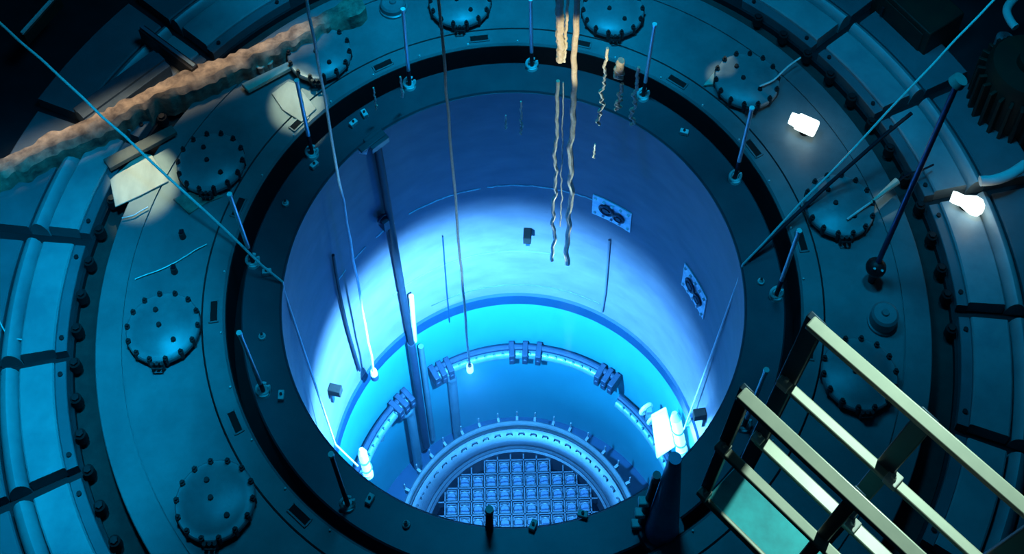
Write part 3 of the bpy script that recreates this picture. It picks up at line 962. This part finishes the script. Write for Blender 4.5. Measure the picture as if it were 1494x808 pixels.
# ---------------------------------------------------------------- streaks of reflected lamp light, modelled as wavy strands
def streak(pix, zt, zb, r, amp, label, name='tan_streak', rr_end=None):
    (xt, yt), (xb, yb) = pix
    n = 70
    pts = []
    for i in range(n+1):
        f = i/n
        x = xt+(xb-xt)*f; y = yt+(yb-yt)*f
        wv = amp*(.7*math.sin(f*19+xt)+.6*math.sin(f*43+2*xt+1.5*math.sin(f*9))+.4*math.sin(f*97+xt))*min(1, .15+f*1.2)
        P = at(x, y, zt+(zb-zt)*f)
        pts.append(P+Vector((wv, 0, 0)))
    return wire(name, pts, r, STREAK, label, 'streak')
streak(((816, -12), (818, 88)), 4.2, 2.5, .050, .012, 'thick upper tan rope ending at the far gap, left of the pair')
streak(((829, -12), (824, 90)), 4.2, 2.4, .018, .010, 'thin tan streak between the two thick streaks at the top')
streak(((842, -12), (828, 385)), 4.2, -2.0, .038, .022, 'long wavy tan rope hanging over the far wall')
streak(((814, 118), (806, 380)), 2.0, -2.0, .026, .022, 'long wavy pale rope left of the tan rope over the far wall')
streak(((822, 120), (818, 330)), 2.0, -1.3, .010, .012, 'very thin streak between the two long wavy streaks')
streak(((886, 70), (874, 182)), 2.6, .8, .020, .03, 'short wavy tan streak right of the long streaks')
streak(((906, 88), (902, 112)), 2.4, 2.0, .05, .03, 'stubby tan rope end above the far right gap')
streak(((908, 122), (900, 160)), 1.9, 1.2, .022, .03, 'short curled streak hanging below the stubby rope end')
streak(((932, 98), (921, 182)), 2.4, .8, .022, .03, 'short wavy streak beside the far right white guide rod')
streak(((760, 148), (761, 196)), .9, .1, .014, .015, 'short pale streak at the far rim left of the long streaks')
streak(((738, 168), (738, 188)), .5, .1, .010, .01, 'tiny pale streak on the far rim near the centre')
streak(((868, 210), (866, 230)), .5, .1, .012, .01, 'tiny pale streak on the wall right of the long streaks')
streak(((545, 128), (549, 160)), 1.0, .4, .012, .012, 'thin brown streak hanging at the far left gap')
streak(((584, 112), (588, 142)), 1.0, .4, .014, .012, 'thin brown streak hanging beside the far left eye')

# ---------------------------------------------------------------- dark manipulator rod
B0 = at(1278, 390, .55); T0 = at(1402, 110, 4.2)
t = thing('manipulator_rod', 'long dark rod with a round knob on top and a black ball foot', 'rod', B0-Vector((0, 0, .0)))
v = T0-B0
b = bmesh.new(); cyl(b, v*.03, v*.98, .035, .035, 12); obj('shaft', b, mat('navy_rod', (.03, .10, .22), (.02, .05, .12), .35, .3, 4), t)
b = bmesh.new(); cyl(b, v*.97+Vector((-.02, 0, -.03)), v*.97+Vector((.02, 0, .06)), .095, .085, 16); obj('knob', b, COVER, t)
b = bmesh.new(); lathe(b, [(max(.001, .13*math.sin(k*PI/10)), -.13*math.cos(k*PI/10)) for k in range(11)], n=20); obj('ball', b, BOLT, t)
for dx, dy in ((-.05, -.02), (.04, -.05)):
    b = bmesh.new(); cyl(b, (dx, dy-.05, .10), (dx, dy-.06, .125), .018, .015, 8); obj('screw', b, WHITE, t)
b = bmesh.new(); cyl(b, (0, 0, ZF-B0.z), (0, 0, -.10), .05, .06, 12); obj('foot', b, BOLT, t)

# ---------------------------------------------------------------- images of overhead lamps in the water, modelled as glowing bodies
LW = emit('lamp_glare_white', (1.0, 0.93, 0.82), 2.6)
def add_reflected_lamp(pa, pb, shape, label, watts):
    P = at(*pa, .42); Q = at(*pb, .42)
    c = (P+Q)/2
    t = thing('reflected_lamp', label, 'lamp', (c.x, c.y, ZF))
    a = P-Vector((c.x, c.y, ZF)); d = Q-Vector((c.x, c.y, ZF))
    b = bmesh.new()
    v = d-a
    if shape == 'square':
        s = v.normalized(); u = Vector((-s.y, s.x, 0))
        box(b, (a+d)/2, (v.length*.62, .24, .12), mtx=Matrix((s, u, Vector((0, 0, 1)))).transposed())
        obj('glare_plate', b, LW, t, .03)
        b = bmesh.new(); cyl(b, a, a+v*.30, .085, .10, 14); obj('neck', b, LW, t)
    else:
        prof = [(.001, 0), (.075, 0), (.085, .06), (.08, .16), (.11, .24), (.135, .32), (.12, .41), (.06, .46), (.001, .47)]
        sc_ = v.length/.47
        lathe(b, [(r*1.0, z*sc_) for r, z in prof], n=24)
        mm = v.to_track_quat('Z', 'Y').to_matrix()
        for vv in b.verts:
            vv.co = a+mm @ vv.co
        obj('bulb', b, LW, t)
    b = bmesh.new()
    cyl(b, (0, .03, 0), (0, .03, .12), .07, .06, 14)
    box(b, (0, .03, .13), (.18, .08, .04))
    obj('base', b, BOLT, t)
    light('lamp_fringe_light', 'POINT', c+Vector((.03, -.12, .25)), (1.0, .42, .10), watts, None, .06)  # warm point added for the orange fringe of the reflected lamp
    return t
add_reflected_lamp((1153, 172), (1201, 193), 'square', 'square white reflected lamp on the upper right floor', 1.2)
add_reflected_lamp((1388, 286), (1436, 306), 'bulb', 'bulb shaped white reflected lamp at the right edge', 1.2)

# ---------------------------------------------------------------- machinery top right
t = thing('machine_drum', 'dark brown ribbed drum in the top right corner', 'machine', at(1475, 165, 0.02))
b = bmesh.new(); lathe(b, [(.001, 0), (.62, 0), (.62, .12), (.55, .14), (.55, 1.1), (.50, 1.18), (.001, 1.2)], n=40); obj('drum', b, BROWN, t)
for i in range(26):
    a = i*360/26
    b = bmesh.new(); box(b, pol(.60, a, .55), (.12, .05, .8), math.radians(a)); obj('rib', b, BROWN, t, .01)
b = bmesh.new(); cyl(b, (0, 0, 1.2), (0, 0, 1.32), .2, .18, 20); obj('hub', b, BROWN, t)
def pipe_at(pix, z, r, m, label, name='bent_pipe'):
    return tag(obj(name, tube(bmesh.new(), smooth_path([at(x, y, z) for x, y in pix], 6), r, 12), m), label, 'pipe')
pipe_at([(1500, -12), (1480, -2), (1469, 14), (1474, 30), (1482, 40)], 1.2, .06, WHITE, 'pale bent pipe in the top right corner')
pipe_at([(1430, 264), (1452, 262), (1474, 254), (1496, 240)], .6, .07, WHITE, 'pale bent pipe at the right edge above the reflected bulb lamp')
cap(at(1456, 84, .02), .13, .5, 'pale round fitting beside the brown drum')
t = thing('side_cabinet', 'tall black cabinet in the top right corner behind the drum', 'cabinet', at(1330, 40, .02), math.radians(32))
b = bmesh.new(); box(b, (0, 0, .35), (.7, 1.1, .7)); obj('body', b, BROWN, t, .02)
b = bmesh.new(); box(b, (-.36, 0, .35), (.02, .9, .5)); obj('door', b, BROWN, t, .01)
b = bmesh.new(); box(b, (-.39, .3, .35), (.03, .04, .18)); obj('handle', b, BOLT, t)
# dark beams in the upper left corner
def beam(pix0, pix1, z, wdt, hgt, m, label, em=None):
    P = at(*pix0, z); Q = at(*pix1, z)
    t = thing('girder', label, 'beam', (P+Q)/2)
    o0 = t.location
    b = bmesh.new(); bar(b, P-o0-Vector((0, 0, hgt/2)), Q-o0-Vector((0, 0, hgt/2)), wdt, hgt); obj('web', b, m, t, .01)
    b = bmesh.new(); bar(b, P-o0+Vector((0, 0, .02)), Q-o0+Vector((0, 0, .02)), wdt*.4, .05); obj('flange_edge', b, em or m, t)
    return t
beam((32, 50), (84, -8), .9, .09, .25, BROWN, 'dark beam with a pale edge in the top left corner', CABLE)
beam((206, 40), (284, 98), .6, .12, .3, NAVY, 'dark navy beam with a blue edge beyond the tan curb', mat('blue_edge', (.12, .2, .26), None, .5))
beam((118, 170), (236, 84), .5, .40, .25, mat('dim_blue_slab', (.10, .15, .19), (.05, .08, .1), .5), 'dim blue sloping beam just beyond the tan curb')

# ---------------------------------------------------------------- guardrail of the service platform
zD, zA, zC_ = 11.0, 12.704, 11.923
sx, sy = -0.017, -0.162
th = -0.836
u = Vector((math.cos(th), math.sin(th), 0))
def gp(P, z):
    return Vector((P[0]+sx*(z-zD), P[1]+sy*(z-zD), z))
P1 = Vector((1.099, -6.405, 0)); Q1 = Vector((.813, -6.653, 0)); S2 = .481
WID = .054
gr = thing('guardrail', 'upper platform guardrail with pale rails and dark posts at the lower right', 'guardrail', gp(P1, zD), 0, 'platform guardrails')
def member(parent, name, p0, p1, wdt, hgt, m):
    b = bmesh.new()
    o0 = parent.location
    bar(b, p0-o0, p1-o0, wdt, hgt)
    return obj(name, b, m, parent, .006)
member(gr, 'top_rail', gp(P1-u*.012, zA), gp(P1+u*1.6, zA), WID, .03, RAIL)
member(gr, 'middle_rail', gp(P1-u*.0, zC_), gp(P1+u*1.6, zC_), WID*.82, .03, RAIL)
member(gr, 'toe_rail', gp(P1-u*.0, zD), gp(P1+u*1.6, zD), WID*1.15, .03, RAIL)
vout = Vector((u.y, -u.x, 0))
for s_ in (0.0, S2, 2*S2, 3*S2):
    b = bmesh.new()
    o0 = gr.location
    A_ = gp(P1+u*s_, zD-.9)-o0; B_ = gp(P1+u*s_, zA-.02)-o0
    bar(b, A_-vout*.03, B_-vout*.03, .075, .035, up=vout)
    obj('post', b, POST, gr, .006)
for s_ in (.005, S2+.05):
    for z in (zC_, zD):
        b = bmesh.new()
        o0 = gr.location
        c = gp(P1+u*s_, z)-o0
        box(b, c+Vector((0, 0, .012)), (.055, WID*1.1, .04), th)
        cyl(b, c+Vector((0, 0, .03)), c+Vector((0, 0, .05)), .012, .012, 8)
        obj('bracket', b, WHITE, gr, .004)
g2 = thing('guardrail', 'lower platform guardrail with two pale rails in the bottom right corner', 'guardrail', gp(Q1, zD), 0, 'platform guardrails')
member(g2, 'top_rail', gp(Q1-u*.006, zA), gp(Q1+u*1.5, zA), WID, .03, RAIL)
member(g2, 'middle_rail', gp(Q1, zC_), gp(Q1+u*1.5, zC_), WID*.8, .03, RAIL)
member(g2, 'toe_rail', gp(Q1, zD), gp(Q1+u*1.5, zD), .02, .06, RAIL)
for s_ in (0.0, S2, 2*S2):
    b = bmesh.new()
    o0 = g2.location
    A_ = gp(Q1+u*s_, zD-.05)-o0; B_ = gp(Q1+u*s_, zA-.02)-o0
    bar(b, A_-vout*.03, B_-vout*.03, .05, .03, up=vout)
    obj('post', b, POST, g2, .005)
for z in (zC_, zD+.06):
    b = bmesh.new()
    o0 = g2.location
    c = gp(Q1+u*.01, z)-o0
    box(b, c+Vector((0, 0, .014)), (.05, WID*.95, .04), th)
    cyl(b, c+Vector((0, 0, .03)), c+Vector((0, 0, .05)), .011, .011, 8)
    obj('bracket', b, WHITE, g2, .004)
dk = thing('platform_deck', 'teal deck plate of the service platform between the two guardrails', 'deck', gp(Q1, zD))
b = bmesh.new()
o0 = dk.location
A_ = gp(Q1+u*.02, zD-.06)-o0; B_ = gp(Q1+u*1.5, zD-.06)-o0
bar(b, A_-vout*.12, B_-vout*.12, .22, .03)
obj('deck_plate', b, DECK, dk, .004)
